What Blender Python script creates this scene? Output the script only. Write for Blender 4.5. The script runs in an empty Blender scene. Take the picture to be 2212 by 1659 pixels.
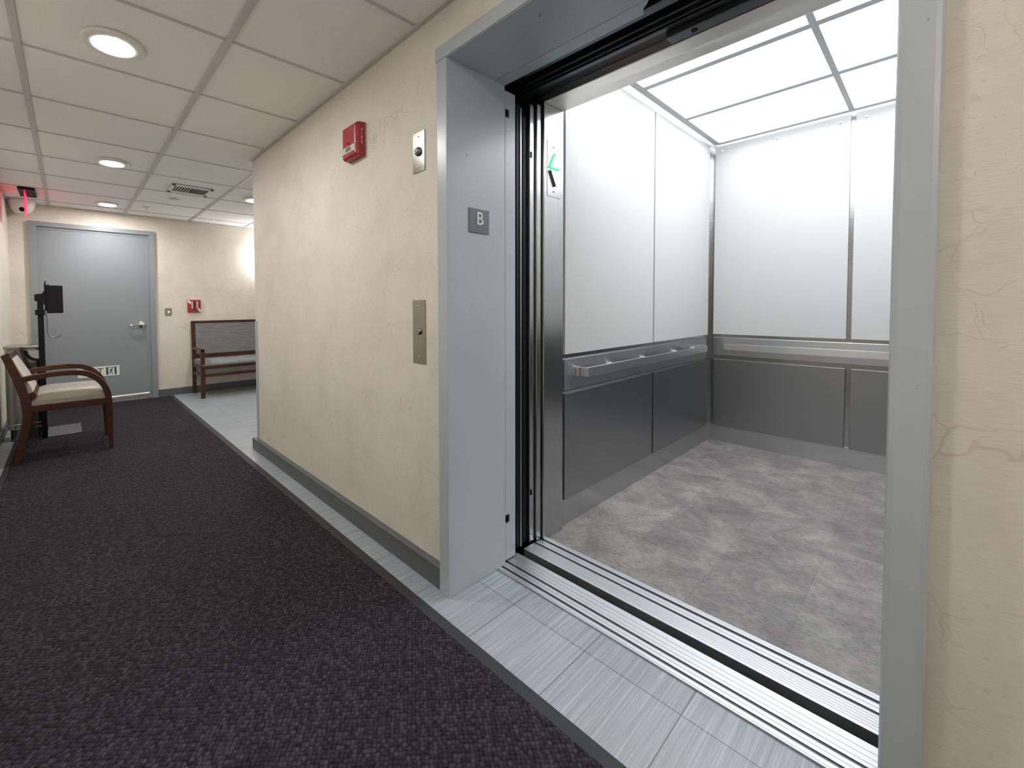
import bpy, bmesh, math, random
from mathutils import Vector, Matrix
random.seed(7)
SC = bpy.context.scene
COL = SC.collection
PI = math.pi

# ------------------------------------------------------------------ render look
SC.view_settings.view_transform = 'Standard'
SC.view_settings.look = 'None'
SC.view_settings.exposure = 0.2
SC.view_settings.gamma = 1.0
SC.view_settings.use_curve_mapping = False
SC.cycles.max_bounces = 8
SC.cycles.adaptive_threshold = 0.02

# ------------------------------------------------------------------ shared measures (metres)
H = 2.350            # corridor ceiling
XF = -6.612          # far wall
YL = -1.655          # left wall
XC = -3.605          # outer corner of the elevator wall
XI, XR = -1.234, -0.056   # clear opening of the elevator entrance
ZT = 2.120           # entrance soffit

# ------------------------------------------------------------------ materials
MATS = {}


def new_mat(name):
    m = bpy.data.materials.new(name)
    m.use_nodes = True
    nt = m.node_tree
    b = nt.nodes['Principled BSDF']
    MATS[name] = m
    return m, nt, b


def lin(c):
    """sRGB 0-255 triple to linear rgba"""
    o = []
    for v in c:
        v = v / 255.0
        o.append(v / 12.92 if v <= 0.04045 else ((v + 0.055) / 1.055) ** 2.4)
    return (o[0], o[1], o[2], 1.0)


def plain(name, rgb, rough=0.5, metal=0.0, coat=0.0, spec=0.5):
    m, nt, b = new_mat(name)
    b.inputs['Base Color'].default_value = (*rgb, 1.0)
    b.inputs['Roughness'].default_value = rough
    b.inputs['Metallic'].default_value = metal
    b.inputs['Specular IOR Level'].default_value = spec
    if coat:
        b.inputs['Coat Weight'].default_value = coat
        b.inputs['Coat Roughness'].default_value = 0.15
    return m


def N(nt, kind, **kw):
    n = nt.nodes.new(kind)
    for k, v in kw.items():
        if k in n.inputs.keys() if hasattr(n.inputs, 'keys') else False:
            n.inputs[k].default_value = v
        else:
            setattr(n, k, v)
    return n


def coords(nt, scale=(1, 1, 1), loc=(0, 0, 0)):
    tc = nt.nodes.new('ShaderNodeTexCoord')
    mp = nt.nodes.new('ShaderNodeMapping')
    mp.inputs['Scale'].default_value = scale
    mp.inputs['Location'].default_value = loc
    nt.links.new(tc.outputs['Object'], mp.inputs['Vector'])
    return mp.outputs['Vector']


def noise(nt, vec, scale, detail=3.0, rough=0.5, dist=0.0):
    n = nt.nodes.new('ShaderNodeTexNoise')
    n.inputs['Scale'].default_value = scale
    n.inputs['Detail'].default_value = detail
    n.inputs['Roughness'].default_value = rough
    n.inputs['Distortion'].default_value = dist
    nt.links.new(vec, n.inputs['Vector'])
    return n


def ramp(nt, fac, stops):
    r = nt.nodes.new('ShaderNodeValToRGB')
    els = r.color_ramp.elements
    while len(els) < len(stops):
        els.new(0.5)
    for e, (p, c) in zip(els, stops):
        e.position = p
        e.color = c if len(c) == 4 else (*c, 1.0)
    nt.links.new(fac, r.inputs['Fac'])
    return r.outputs['Color']


def g(v):
    return (v, v, v, 1.0)


def mixc(nt, fac, a, b, mode='MIX'):
    n = nt.nodes.new('ShaderNodeMix')
    n.data_type = 'RGBA'
    n.blend_type = mode
    for s, v in ((n.inputs[0], fac), (n.inputs[6], a), (n.inputs[7], b)):
        if isinstance(v, bpy.types.NodeSocket):
            nt.links.new(v, s)
        else:
            s.default_value = v
    return n.outputs[2]


def math_node(nt, op, a, b=None):
    n = nt.nodes.new('ShaderNodeMath')
    n.operation = op
    for s, v in ((n.inputs[0], a), (n.inputs[1], b)):
        if v is None:
            continue
        if isinstance(v, bpy.types.NodeSocket):
            nt.links.new(v, s)
        else:
            s.default_value = v
    return n.outputs[0]


def bump(nt, b, height, strength=0.2, dist=0.01):
    n = nt.nodes.new('ShaderNodeBump')
    n.inputs['Strength'].default_value = strength
    n.inputs['Distance'].default_value = dist
    nt.links.new(height, n.inputs['Height'])
    nt.links.new(n.outputs['Normal'], b.inputs['Normal'])


def mat_wallcover():
    m, nt, b = new_mat('cream_vinyl_wallcovering')
    L = nt.links
    base = coords(nt)
    # wavy co-ordinates for the hair-line crackle
    wob = noise(nt, base, 5.0, 3.0, 0.6)
    add = nt.nodes.new('ShaderNodeVectorMath')
    add.operation = 'MULTIPLY_ADD'
    L.new(wob.outputs['Color'], add.inputs[0])
    add.inputs[1].default_value = (0.15, 0.15, 0.15)
    L.new(base, add.inputs[2])
    lines = None
    for sc, w in ((4.2, 0.0030), (8.5, 0.0032)):
        v = nt.nodes.new('ShaderNodeTexVoronoi')
        v.feature = 'DISTANCE_TO_EDGE'
        v.inputs['Scale'].default_value = sc
        L.new(add.outputs[0], v.inputs['Vector'])
        f = ramp(nt, v.outputs['Distance'], [(0.0, g(1)), (w, g(0.8)), (w * 2.8, g(0))])
        msk = ramp(nt, noise(nt, base, sc * 0.9, 2.0).outputs['Fac'], [(0.48, g(0)), (0.60, g(1))])
        k = mixc(nt, 1.0, f, msk, 'MULTIPLY')
        lines = k if lines is None else mixc(nt, 1.0, lines, k, 'LIGHTEN')
    cloud = ramp(nt, noise(nt, base, 3.2, 6.0, 0.65).outputs['Fac'],
                 [(0.32, (0.660, 0.615, 0.540)), (0.50, (0.715, 0.668, 0.592)), (0.70, (0.755, 0.708, 0.632))])
    weave = noise(nt, coords(nt, (40, 40, 420)), 1.0, 2.0, 0.6)
    wv = ramp(nt, weave.outputs['Fac'], [(0.3, g(0.93)), (0.7, g(1.03))])
    c = mixc(nt, 1.0, cloud, wv, 'MULTIPLY')
    dabs = ramp(nt, noise(nt, coords(nt, (7, 7, 16)), 1.6, 3.0, 0.5).outputs['Fac'], [(0.66, g(0)), (0.74, g(0.55))])
    fl = ramp(nt, noise(nt, coords(nt, (1, 1, 0.8)), 62.0, 2.0, 0.5, 1.2).outputs['Fac'], [(0.655, g(0)), (0.71, g(1))])
    fm = ramp(nt, noise(nt, base, 6.0, 2.0).outputs['Fac'], [(0.45, g(0)), (0.65, g(1))])
    fl = mixc(nt, 1.0, fl, fm, 'MULTIPLY')
    c = mixc(nt, math_node(nt, 'MULTIPLY', fl, 0.30), c, (0.36, 0.28, 0.18, 1))
    c = mixc(nt, math_node(nt, 'MULTIPLY', dabs, 0.20), c, (0.42, 0.34, 0.22, 1))
    c = mixc(nt, math_node(nt, 'MULTIPLY', lines, 0.30), c, (0.33, 0.24, 0.13, 1))
    L.new(c, b.inputs['Base Color'])
    b.inputs['Roughness'].default_value = 0.55
    b.inputs['Specular IOR Level'].default_value = 0.3
    bump(nt, b, weave.outputs['Fac'], 0.12, 0.002)
    return m


def mat_tile():
    m, nt, b = new_mat('striated_grey_porcelain_tile')
    L = nt.links
    br = nt.nodes.new('ShaderNodeTexBrick')
    br.offset = 0.0
    br.squash = 1.0
    br.inputs['Scale'].default_value = 1.0
    br.inputs['Brick Width'].default_value = 0.2985
    br.inputs['Row Height'].default_value = 0.60
    br.inputs['Mortar Size'].default_value = 0.0016
    br.inputs['Mortar Smooth'].default_value = 0.1
    br.inputs['Bias'].default_value = 0.0
    br.inputs['Color1'].default_value = (0.95, 0.95, 0.95, 1)
    br.inputs['Color2'].default_value = (1.04, 1.04, 1.04, 1)
    br.inputs['Mortar'].default_value = (0.32, 0.33, 0.36, 1)
    L.new(coords(nt, (1, 1, 1), (1.045 + 2.985 * 3, -0.13 + 6.0, 0)), br.inputs['Vector'])
    st = noise(nt, coords(nt, (170, 2.2, 1)), 1.0, 4.0, 0.65)
    st2 = noise(nt, coords(nt, (60, 0.9, 1)), 1.0, 3.0, 0.6)
    c1 = ramp(nt, st.outputs['Fac'], [(0.30, (0.220, 0.244, 0.275)), (0.52, (0.295, 0.323, 0.356)), (0.72, (0.430, 0.458, 0.488))])
    c2 = ramp(nt, st2.outputs['Fac'], [(0.3, g(0.86)), (0.7, g(1.12))])
    c = mixc(nt, 1.0, c1, c2, 'MULTIPLY')
    c = mixc(nt, 1.0, c, br.outputs['Color'], 'MULTIPLY')
    L.new(c, b.inputs['Base Color'])
    b.inputs['Roughness'].default_value = 0.36
    hb = math_node(nt, 'SUBTRACT', math_node(nt, 'MULTIPLY', st.outputs['Fac'], 0.25), br.outputs['Fac'])
    bump(nt, b, hb, 0.25, 0.002)
    return m


def mat_pile():
    m, nt, b = new_mat('charcoal_nubby_carpet')
    L = nt.links
    v = nt.nodes.new('ShaderNodeTexVoronoi')
    v.inputs['Scale'].default_value = 86.0
    v.inputs['Randomness'].default_value = 0.45
    rot = nt.nodes.new('ShaderNodeMapping')
    rot.inputs['Rotation'].default_value = (0, 0, math.radians(38))
    L.new(coords(nt, (1, 1, 0.02)), rot.inputs['Vector'])
    L.new(rot.outputs['Vector'], v.inputs['Vector'])
    cell = ramp(nt, v.outputs['Distance'], [(0.0, g(1.0)), (0.40, g(0.68)), (0.75, g(0.18))])
    sep = nt.nodes.new('ShaderNodeSeparateColor')
    L.new(v.outputs['Color'], sep.inputs[0])
    fibre = noise(nt, coords(nt), 420.0, 2.0, 0.7)
    rnd = math_node(nt, 'ADD', math_node(nt, 'MULTIPLY', sep.outputs[0], 0.55), math_node(nt, 'MULTIPLY', fibre.outputs['Fac'], 0.6))
    tone = ramp(nt, rnd, [(0.22, (0.030, 0.026, 0.031)), (0.58, (0.046, 0.040, 0.047)), (0.90, (0.085, 0.075, 0.086))])
    big = ramp(nt, noise(nt, coords(nt), 1.3, 3.0).outputs['Fac'], [(0.3, g(0.88)), (0.7, g(1.12))])
    c = mixc(nt, 1.0, tone, cell, 'MULTIPLY')
    c = mixc(nt, 1.0, c, big, 'MULTIPLY')
    c = mixc(nt, 1.0, c, (0.84, 0.85, 0.90, 1), 'MULTIPLY')
    L.new(c, b.inputs['Base Color'])
    b.inputs['Roughness'].default_value = 0.95
    b.inputs['Specular IOR Level'].default_value = 0.15
    bump(nt, b, cell, 0.5, 0.004)
    return m


def mat_steel(name, rgb=(0.56, 0.56, 0.565), rough=0.30, streak=(3, 3, 260), amt=0.10, aniso=0.0):
    m, nt, b = new_mat(name)
    n = noise(nt, coords(nt, streak), 1.0, 3.0, 0.6)
    c = ramp(nt, n.outputs['Fac'], [(0.3, (*[x * (1 - amt) for x in rgb], 1)), (0.7, (*[min(1, x * (1 + amt)) for x in rgb], 1))])
    nt.links.new(c, b.inputs['Base Color'])
    r = ramp(nt, n.outputs['Fac'], [(0.3, g(rough * 0.93)), (0.7, g(rough * 1.07))])
    nt.links.new(r, b.inputs['Roughness'])
    b.inputs['Metallic'].default_value = 1.0
    if aniso:
        tg = nt.nodes.new('ShaderNodeTangent')
        tg.direction_type = 'RADIAL'
        tg.axis = 'Z'
        nt.links.new(tg.outputs['Tangent'], b.inputs['Tangent'])
        b.inputs['Anisotropic'].default_value = abs(aniso)
        b.inputs['Anisotropic Rotation'].default_value = 0.25 if aniso > 0 else 0.0
    return m


def mat_paint(name='blue_grey_enamel_paint', k=1.0):
    m, nt, b = new_mat(name)
    base = coords(nt)
    n = noise(nt, base, 90.0, 2.0)
    c = ramp(nt, noise(nt, base, 2.0, 4.0).outputs['Fac'], [(0.3, (0.402 * k, 0.440 * k, 0.480 * k)), (0.7, (0.432 * k, 0.470 * k, 0.510 * k))])
    chips = ramp(nt, noise(nt, base, 38.0, 2.0, 0.5).outputs['Fac'], [(0.765, g(0)), (0.785, g(1))])
    c = mixc(nt, math_node(nt, 'MULTIPLY', chips, 0.7), c, (0.10, 0.10, 0.10, 1))
    nt.links.new(c, b.inputs['Base Color'])
    b.inputs['Roughness'].default_value = 0.30
    bump(nt, b, n.outputs['Fac'], 0.03, 0.001)
    return m


def mat_wood():
    m, nt, b = new_mat('dark_mahogany_stained_wood')
    n = noise(nt, coords(nt, (30, 6, 6)), 1.0, 5.0, 0.6, 0.6)
    c = ramp(nt, n.outputs['Fac'], [(0.3, (0.030, 0.0095, 0.0045)), (0.55, (0.054, 0.0185, 0.0080)), (0.75, (0.080, 0.029, 0.013))])
    nt.links.new(c, b.inputs['Base Color'])
    b.inputs['Roughness'].default_value = 0.42
    b.inputs['Specular IOR Level'].default_value = 0.35
    b.inputs['Coat Weight'].default_value = 0.08
    b.inputs['Coat Roughness'].default_value = 0.25
    return m


def mat_cabfloor():
    m, nt, b = new_mat('mottled_taupe_vinyl_tile')
    L = nt.links
    a = noise(nt, coords(nt), 4.5, 8.0, 0.72, 0.6)
    f = noise(nt, coords(nt, (1, 2.2, 1)), 46.0, 5.0, 0.75, 0.4)
    c1 = ramp(nt, a.outputs['Fac'], [(0.34, (0.122, 0.106, 0.102)), (0.50, (0.188, 0.170, 0.160)), (0.66, (0.275, 0.256, 0.235))])
    c2 = ramp(nt, f.outputs['Fac'], [(0.28, g(0.55)), (0.50, g(1.0)), (0.66, g(1.20)), (0.74, g(1.85))])
    c = mixc(nt, 1.0, c1, c2, 'MULTIPLY')
    br = nt.nodes.new('ShaderNodeTexBrick')
    br.offset = 0.5
    br.inputs['Scale'].default_value = 1.0
    br.inputs['Brick Width'].default_value = 0.60
    br.inputs['Row Height'].default_value = 0.305
    br.inputs['Mortar Size'].default_value = 0.0007
    br.inputs['Color1'].default_value = (0.86, 0.86, 0.86, 1)
    br.inputs['Color2'].default_value = (1.10, 1.10, 1.10, 1)
    br.inputs['Mortar'].default_value = (0.60, 0.58, 0.56, 1)
    rot = nt.nodes.new('ShaderNodeMapping')
    rot.inputs['Rotation'].default_value = (0, 0, PI / 2)
    L.new(coords(nt, (1, 1, 1), (5.1, 5.03, 0)), rot.inputs['Vector'])
    L.new(rot.outputs['Vector'], br.inputs['Vector'])
    c = mixc(nt, 1.0, c, br.outputs['Color'], 'MULTIPLY')
    L.new(c, b.inputs['Base Color'])
    b.inputs['Roughness'].default_value = 0.48
    return m


def mat_ceiltile():
    m, nt, b = new_mat('off_white_mineral_ceiling_tile')
    base = coords(nt)
    n = noise(nt, base, 300.0, 2.0, 0.7)
    c = ramp(nt, n.outputs['Fac'], [(0.30, (0.84, 0.825, 0.815)), (0.6, (0.92, 0.905, 0.895))])
    nt.links.new(c, b.inputs['Base Color'])
    b.inputs['Roughness'].default_value = 0.9
    b.inputs['Specular IOR Level'].default_value = 0.1
    bump(nt, b, n.outputs['Fac'], 0.1, 0.002)
    return m


def mat_fabric(name, c0, c1, scale, sc=(1, 1, 1), rough=0.85):
    m, nt, b = new_mat(name)
    n = noise(nt, coords(nt, sc), scale, 4.0, 0.65)
    nt.links.new(ramp(nt, n.outputs['Fac'], [(0.3, c0), (0.7, c1)]), b.inputs['Base Color'])
    b.inputs['Roughness'].default_value = rough
    bump(nt, b, n.outputs['Fac'], 0.15, 0.002)
    return m


def mat_emit(name, rgb, strength, base=(0.8, 0.8, 0.8)):
    m, nt, b = new_mat(name)
    b.inputs['Base Color'].default_value = (*base, 1)
    b.inputs['Emission Color'].default_value = (*rgb, 1)
    b.inputs['Emission Strength'].default_value = strength
    b.inputs['Roughness'].default_value = 0.4
    return m


WARM = (1.0, 0.975, 0.935)
COOL = (0.875, 0.94, 1.0)
M_WALL = mat_wallcover()
M_TILE = mat_tile()
M_PILE = mat_pile()
M_PAINT = mat_paint()
M_PAINTD = mat_paint('grey_door_enamel_paint', 0.60)
M_WOOD = mat_wood()
M_CABFLOOR = mat_cabfloor()
M_CEIL = mat_ceiltile()
M_STEEL = mat_steel('brushed_stainless_steel', (0.50, 0.50, 0.51), 0.30, (2, 2, 500), 0.03, 0.75)
M_TRANSOM = mat_steel('pale_satin_steel', (0.74, 0.72, 0.69), 0.34, (2, 2, 500), 0.03, 0.6)
M_STEELV = mat_steel('vertical_brushed_stainless_steel', (0.50, 0.50, 0.50), 0.26, (500, 500, 1.5), 0.03, -0.6)
M_STEELD = mat_steel('satin_steel_wainscot', (0.33, 0.335, 0.342), 0.30, (1.5, 1.5, 500), 0.03, 0.55)
M_RAIL = mat_steel('satin_steel_handrail', (0.78, 0.785, 0.79), 0.24, (2, 2, 500), 0.03, 0.8)
M_NICKEL = mat_steel('brushed_nickel_plate', (0.40, 0.38, 0.345), 0.16, (300, 300, 4), 0.04)
M_ALU = mat_steel('ribbed_aluminium_sill', (0.54, 0.545, 0.555), 0.46, (6, 200, 6), 0.06)
M_CHROME = plain('polished_chrome', (0.75, 0.75, 0.75), 0.08, 1.0)
M_POLISH = mat_steel('polished_stainless_steel', (0.40, 0.40, 0.39), 0.16, (60, 60, 1), 0.10)
M_LINER = mat_steel('dark_mirror_steel_liner', (0.44, 0.44, 0.445), 0.20, (3, 3, 90), 0.06)
M_DARKSTEEL = plain('oily_dark_steel', (0.085, 0.09, 0.10), 0.34, 0.85)
M_MIDSTEEL = plain('dull_grey_steel', (0.22, 0.22, 0.23), 0.4, 0.9)
M_BLACK = plain('matt_black_plastic', (0.006, 0.006, 0.008), 0.5, spec=0.2)
M_VOID = plain('black_painted_metal', (0.006, 0.006, 0.007), 0.7, spec=0.2)
M_RUBBER = plain('black_rubber_edging', (0.022, 0.023, 0.026), 0.7)
M_WHITE = plain('white_laminate_panel', (0.49, 0.478, 0.462), 0.42, spec=0.25)
M_CANOPY = plain('white_painted_canopy', (0.60, 0.60, 0.60), 0.5)
M_TBAR = plain('grey_beige_painted_grid', (0.56, 0.54, 0.52), 0.5)
M_TRIMW = plain('off_white_enamel', (0.78, 0.76, 0.73), 0.4)
M_FRAMEAL = plain('grey_aluminium_frame', (0.46, 0.46, 0.475), 0.45)
M_RED = plain('red_moulded_plastic', (0.36, 0.022, 0.030), 0.38)
M_REDD = plain('deep_red_plastic', (0.14, 0.006, 0.010), 0.4)
M_LETTER = plain('white_lettering', (0.78, 0.72, 0.68), 0.5)
M_SIGNBLUE = plain('slate_grey_sign_plastic', (0.095, 0.108, 0.130), 0.45)
M_SIGNW = plain('white_sign_plastic', (0.78, 0.78, 0.74), 0.45)
M_GREEN = plain('dark_green_ink', (0.010, 0.070, 0.045), 0.5)
M_BASE = mat_fabric('grey_porcelain_base', (0.080, 0.088, 0.093, 1), (0.110, 0.119, 0.125, 1), 60, (4, 4, 1), 0.4)
M_SEAT = mat_fabric('beige_vinyl_upholstery', (0.285, 0.255, 0.22, 1), (0.34, 0.31, 0.27, 1), 40, (1, 1, 1), 0.42)
M_BACK = mat_fabric('oatmeal_patterned_upholstery', (0.42, 0.385, 0.33, 1), (0.56, 0.52, 0.46, 1), 70, (1, 1, 1), 0.75)
M_GREYFAB = mat_fabric('grey_striated_upholstery', (0.13, 0.135, 0.137, 1), (0.235, 0.24, 0.24, 1), 1.0, (3, 8, 150), 0.8)
M_LENS = mat_emit('glowing_downlight_lens', WARM, 250.0)
M_LENSDIM = mat_emit('dimmed_downlight_lens', WARM, 122.0)
M_PANEL = mat_emit('glowing_white_diffuser', COOL, 6.3)
M_EXIT = mat_emit('glowing_red_acrylic', (1.0, 0.02, 0.10), 1.0, (0.5, 0.02, 0.05))
M_ARROW = mat_emit('glowing_green_arrow', (0.10, 1.0, 0.42), 0.9, (0.4, 0.8, 0.5))
M_ARROWF = mat_emit('glowing_arrow_face', (0.80, 1.0, 0.90), 1.2, (0.8, 0.9, 0.8))
M_UPFILL = mat_emit('added_uplight_glow', WARM, 105.0)  # glow of the added fill uplights behind the viewpoint
M_LAMP = mat_emit('glowing_lamp_glass', WARM, 52.0)
M_LED = mat_emit('lit_button_lens', (1.0, 1.0, 1.0), 1.2)
M_STROBE = plain('clear_strobe_lens', (0.62, 0.60, 0.57), 0.15, 0.0, 0.6)

# ------------------------------------------------------------------ mesh helpers (all in world metres)
def BM():
    return bmesh.new()


def box(bm, x0, x1, y0, y1, z0, z1):
    v = [bm.verts.new(p) for p in ((x0, y0, z0), (x1, y0, z0), (x1, y1, z0), (x0, y1, z0),
                                   (x0, y0, z1), (x1, y0, z1), (x1, y1, z1), (x0, y1, z1))]
    for f in ((0, 3, 2, 1), (4, 5, 6, 7), (0, 1, 5, 4), (1, 2, 6, 5), (2, 3, 7, 6), (3, 0, 4, 7)):
        bm.faces.new([v[i] for i in f])
    return v


def mkbox(*a):
    bm = BM()
    box(bm, *a)
    return bm


def prism(bm, pts, axis, a, b):
    """polygon pts (2D) extruded along axis from a to b; 2D order: X->(y,z) Y->(x,z) Z->(x,y)"""
    def P(p, t):
        if axis == 'X':
            return (t, p[0], p[1])
        if axis == 'Y':
            return (p[0], t, p[1])
        return (p[0], p[1], t)
    A = [bm.verts.new(P(p, a)) for p in pts]
    B = [bm.verts.new(P(p, b)) for p in pts]
    bm.faces.new(A)
    bm.faces.new(list(reversed(B)))
    n = len(pts)
    for i in range(n):
        bm.faces.new((A[i], B[i], B[(i + 1) % n], A[(i + 1) % n]))


def band(bm, pts, widths, axis, a, b):
    """a bent strip of given width following 2D pts, extruded along axis"""
    n = len(pts)
    l, r = [], []
    for i in range(n):
        p0 = Vector(pts[max(0, i - 1)])
        p1 = Vector(pts[min(n - 1, i + 1)])
        t = (p1 - p0).normalized()
        nn = Vector((-t.y, t.x))
        w = widths[i] / 2
        c = Vector(pts[i])
        l.append(c + nn * w)
        r.append(c - nn * w)
    def P(p, t):
        return (t, p[0], p[1]) if axis == 'X' else ((p[0], t, p[1]) if axis == 'Y' else (p[0], p[1], t))
    V = [[bm.verts.new(P(p, t)) for p in s] for s in (l, r) for t in (a, b)]
    la, lb, ra, rb = V
    for i in range(n - 1):
        bm.faces.new((la[i], la[i + 1], ra[i + 1], ra[i]))
        bm.faces.new((lb[i], rb[i], rb[i + 1], lb[i + 1]))
        bm.faces.new((la[i], lb[i], lb[i + 1], la[i + 1]))
        bm.faces.new((ra[i], ra[i + 1], rb[i + 1], rb[i]))
    for i in (0, n - 1):
        bm.faces.new((la[i], ra[i], rb[i], lb[i]))


def lathe(bm, prof, c, axis='Z', seg=40):
    """profile [(radius, height)] revolved round axis through c"""
    rings = []
    for r, h in prof:
        ring = []
        if r < 1e-6:
            p = {'Z': (c[0], c[1], c[2] + h), 'X': (c[0] + h, c[1], c[2]), 'Y': (c[0], c[1] + h, c[2])}[axis]
            ring = [bm.verts.new(p)]
        else:
            for i in range(seg):
                a = 2 * PI * i / seg
                u, w = r * math.cos(a), r * math.sin(a)
                p = {'Z': (c[0] + u, c[1] + w, c[2] + h), 'X': (c[0] + h, c[1] + u, c[2] + w),
                     'Y': (c[0] + u, c[1] + h, c[2] + w)}[axis]
                ring.append(bm.verts.new(p))
        rings.append(ring)
    for A, B in zip(rings, rings[1:]):
        if len(A) == 1 and len(B) == 1:
            continue
        if len(A) == 1:
            for i in range(len(B)):
                bm.faces.new((A[0], B[i], B[(i + 1) % len(B)]))
        elif len(B) == 1:
            for i in range(len(A)):
                bm.faces.new((A[i], B[0], A[(i + 1) % len(A)]))
        else:
            for i in range(seg):
                bm.faces.new((A[i], B[i], B[(i + 1) % seg], A[(i + 1) % seg]))
    for ring in (rings[0], rings[-1]):
        if len(ring) > 2:
            try:
                bm.faces.new(ring)
            except ValueError:
                pass


def tube(bm, pts, r, seg=12):
    pts = [Vector(p) for p in pts]
    rings = []
    up = Vector((0.3, 0.2, 1)).normalized()
    for i, p in enumerate(pts):
        t = (pts[min(len(pts) - 1, i + 1)] - pts[max(0, i - 1)]).normalized()
        a = t.cross(up)
        if a.length < 1e-3:
            a = t.cross(Vector((1, 0, 0)))
        a.normalize()
        b = t.cross(a)
        rr = r[i] if isinstance(r, (list, tuple)) else r
        rings.append([bm.verts.new(p + a * rr * math.cos(2 * PI * k / seg) + b * rr * math.sin(2 * PI * k / seg)) for k in range(seg)])
    for A, B in zip(rings, rings[1:]):
        for k in range(seg):
            bm.faces.new((A[k], B[k], B[(k + 1) % seg], A[(k + 1) % seg]))
    bm.faces.new(rings[0])
    bm.faces.new(rings[-1])


def rrect(w0, w1, h0, h1, r, n=6):
    out = []
    for cx, cy, a0 in ((w1 - r, h1 - r, 0), (w0 + r, h1 - r, PI / 2), (w0 + r, h0 + r, PI), (w1 - r, h0 + r, 1.5 * PI)):
        for i in range(n + 1):
            a = a0 + PI / 2 * i / n
            out.append((cx + r * math.cos(a), cy + r * math.sin(a)))
    return out


def catmull(pts, n=6):
    out = []
    for i in range(len(pts) - 1):
        p0, p1, p2, p3 = (Vector(pts[max(0, i - 1)]), Vector(pts[i]), Vector(pts[i + 1]), Vector(pts[min(len(pts) - 1, i + 2)]))
        for k in range(n):
            t = k / n
            out.append(0.5 * ((2 * p1) + (p2 - p0) * t + (2 * p0 - 5 * p1 + 4 * p2 - p3) * t * t + (3 * p1 - p0 - 3 * p2 + p3) * t ** 3))
    out.append(Vector(pts[-1]))
    return [tuple(p) for p in out]


def text_bm(s, size, depth, mat4, spacing=1.0, align='CENTER'):
    cu = bpy.data.curves.new('tmp', 'FONT')
    cu.body = s
    cu.size = size
    cu.extrude = depth / 2
    cu.align_x = align
    cu.align_y = 'CENTER'
    cu.space_character = spacing
    cu.resolution_u = 4
    ob = bpy.data.objects.new('tmp', cu)
    COL.objects.link(ob)
    dg = bpy.context.evaluated_depsgraph_get()
    me = bpy.data.meshes.new_from_object(ob.evaluated_get(dg))
    bpy.data.objects.remove(ob)
    bpy.data.curves.remove(cu)
    bm = BM()
    bm.from_mesh(me)
    bpy.data.meshes.remove(me)
    bm.transform(mat4)
    return bm


def frame4(origin, xdir, ydir):
    x = Vector(xdir).normalized()
    y = Vector(ydir).normalized()
    z = x.cross(y)
    m = Matrix((x, y, z)).transposed().to_4x4()
    m.translation = Vector(origin)
    return m


# ------------------------------------------------------------------ object helpers
def make(name, bm, mat, root=None, bevel=0.0, smooth=False, segs=2):
    """links ONE mesh object; root = the object (part or thing) it belongs to; bm is in world metres"""
    off = Vector(root['_org']) if root is not None else Vector((0, 0, 0))
    return _link(name, bm, mat, root, off, bevel, smooth, segs)


def _link(name, bm, mat, parent, off, bevel, smooth, segs):
    bmesh.ops.recalc_face_normals(bm, faces=bm.faces[:])
    bm.transform(Matrix.Translation(-off))
    me = bpy.data.meshes.new(name)
    bm.to_mesh(me)
    bm.free()
    me.materials.append(mat)
    o = bpy.data.objects.new(name, me)
    COL.objects.link(o)
    o['_org'] = tuple(off)
    if parent is not None:
        o.parent = parent
    if smooth:
        for p in me.polygons:
            p.use_smooth = True
    if bevel:
        bv = o.modifiers.new('bevel', 'BEVEL')
        bv.width = bevel
        bv.segments = segs
        bv.limit_method = 'ANGLE'
        bv.angle_limit = math.radians(40)
    if smooth or bevel:
        try:
            es = o.modifiers.new('split', 'EDGE_SPLIT') if smooth else None
            if es:
                es.split_angle = math.radians(38)
        except Exception:
            pass
    return o


def tag(o, label, cat, group=None):
    o['label'] = label
    o['category'] = cat
    if group:
        o['group'] = group
    return o


def thing(name, loc, label, cat, group=None):
    o = bpy.data.objects.new(name, None)
    COL.objects.link(o)
    o.location = loc
    o.empty_display_size = 0.1
    o['_org'] = tuple(loc)
    return tag(o, label, cat, group)


def solo(name, bm, mat, loc, label, cat, bevel=0.0, smooth=False, group=None):
    o = _link(name, bm, mat, None, Vector(loc), bevel, smooth, 2)
    o.location = loc
    return tag(o, label, cat, group)


def struct(name, bm, mat, label, cat, bevel=0.0):
    o = _link(name, bm, mat, None, Vector((0, 0, 0)), bevel, False, 2)
    o['kind'] = 'structure'
    return tag(o, label, cat)


def struct_root(name, label, cat):
    o = bpy.data.objects.new(name, None)
    COL.objects.link(o)
    o['_org'] = (0, 0, 0)
    o['kind'] = 'structure'
    return tag(o, label, cat)


def copy_thing(src, loc, label):
    c = src.copy()
    COL.objects.link(c)
    c.location = loc
    c['label'] = label
    for ch in [o for o in bpy.data.objects if o.parent == src]:
        d = ch.copy()
        COL.objects.link(d)
        d.parent = c
        for gc in [o for o in bpy.data.objects if o.parent == ch]:
            e = gc.copy()
            COL.objects.link(e)
            e.parent = d
    return c


# ================================================================== ROOM SHELL
XN = 2.6     # wall behind the photographer
YA = 2.6     # end of the side alcove
bm = BM()
box(bm, XF - 0.1, XN + 0.1, YL - 0.1, 0.248, -0.12, 0.0)
box(bm, XF - 0.1, XC + 0.1, 0.248, YA + 0.1, -0.12, 0.0)
struct('floor', bm, M_TILE, 'striated grey porcelain tile floor of the corridor and alcove', 'floor')

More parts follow.
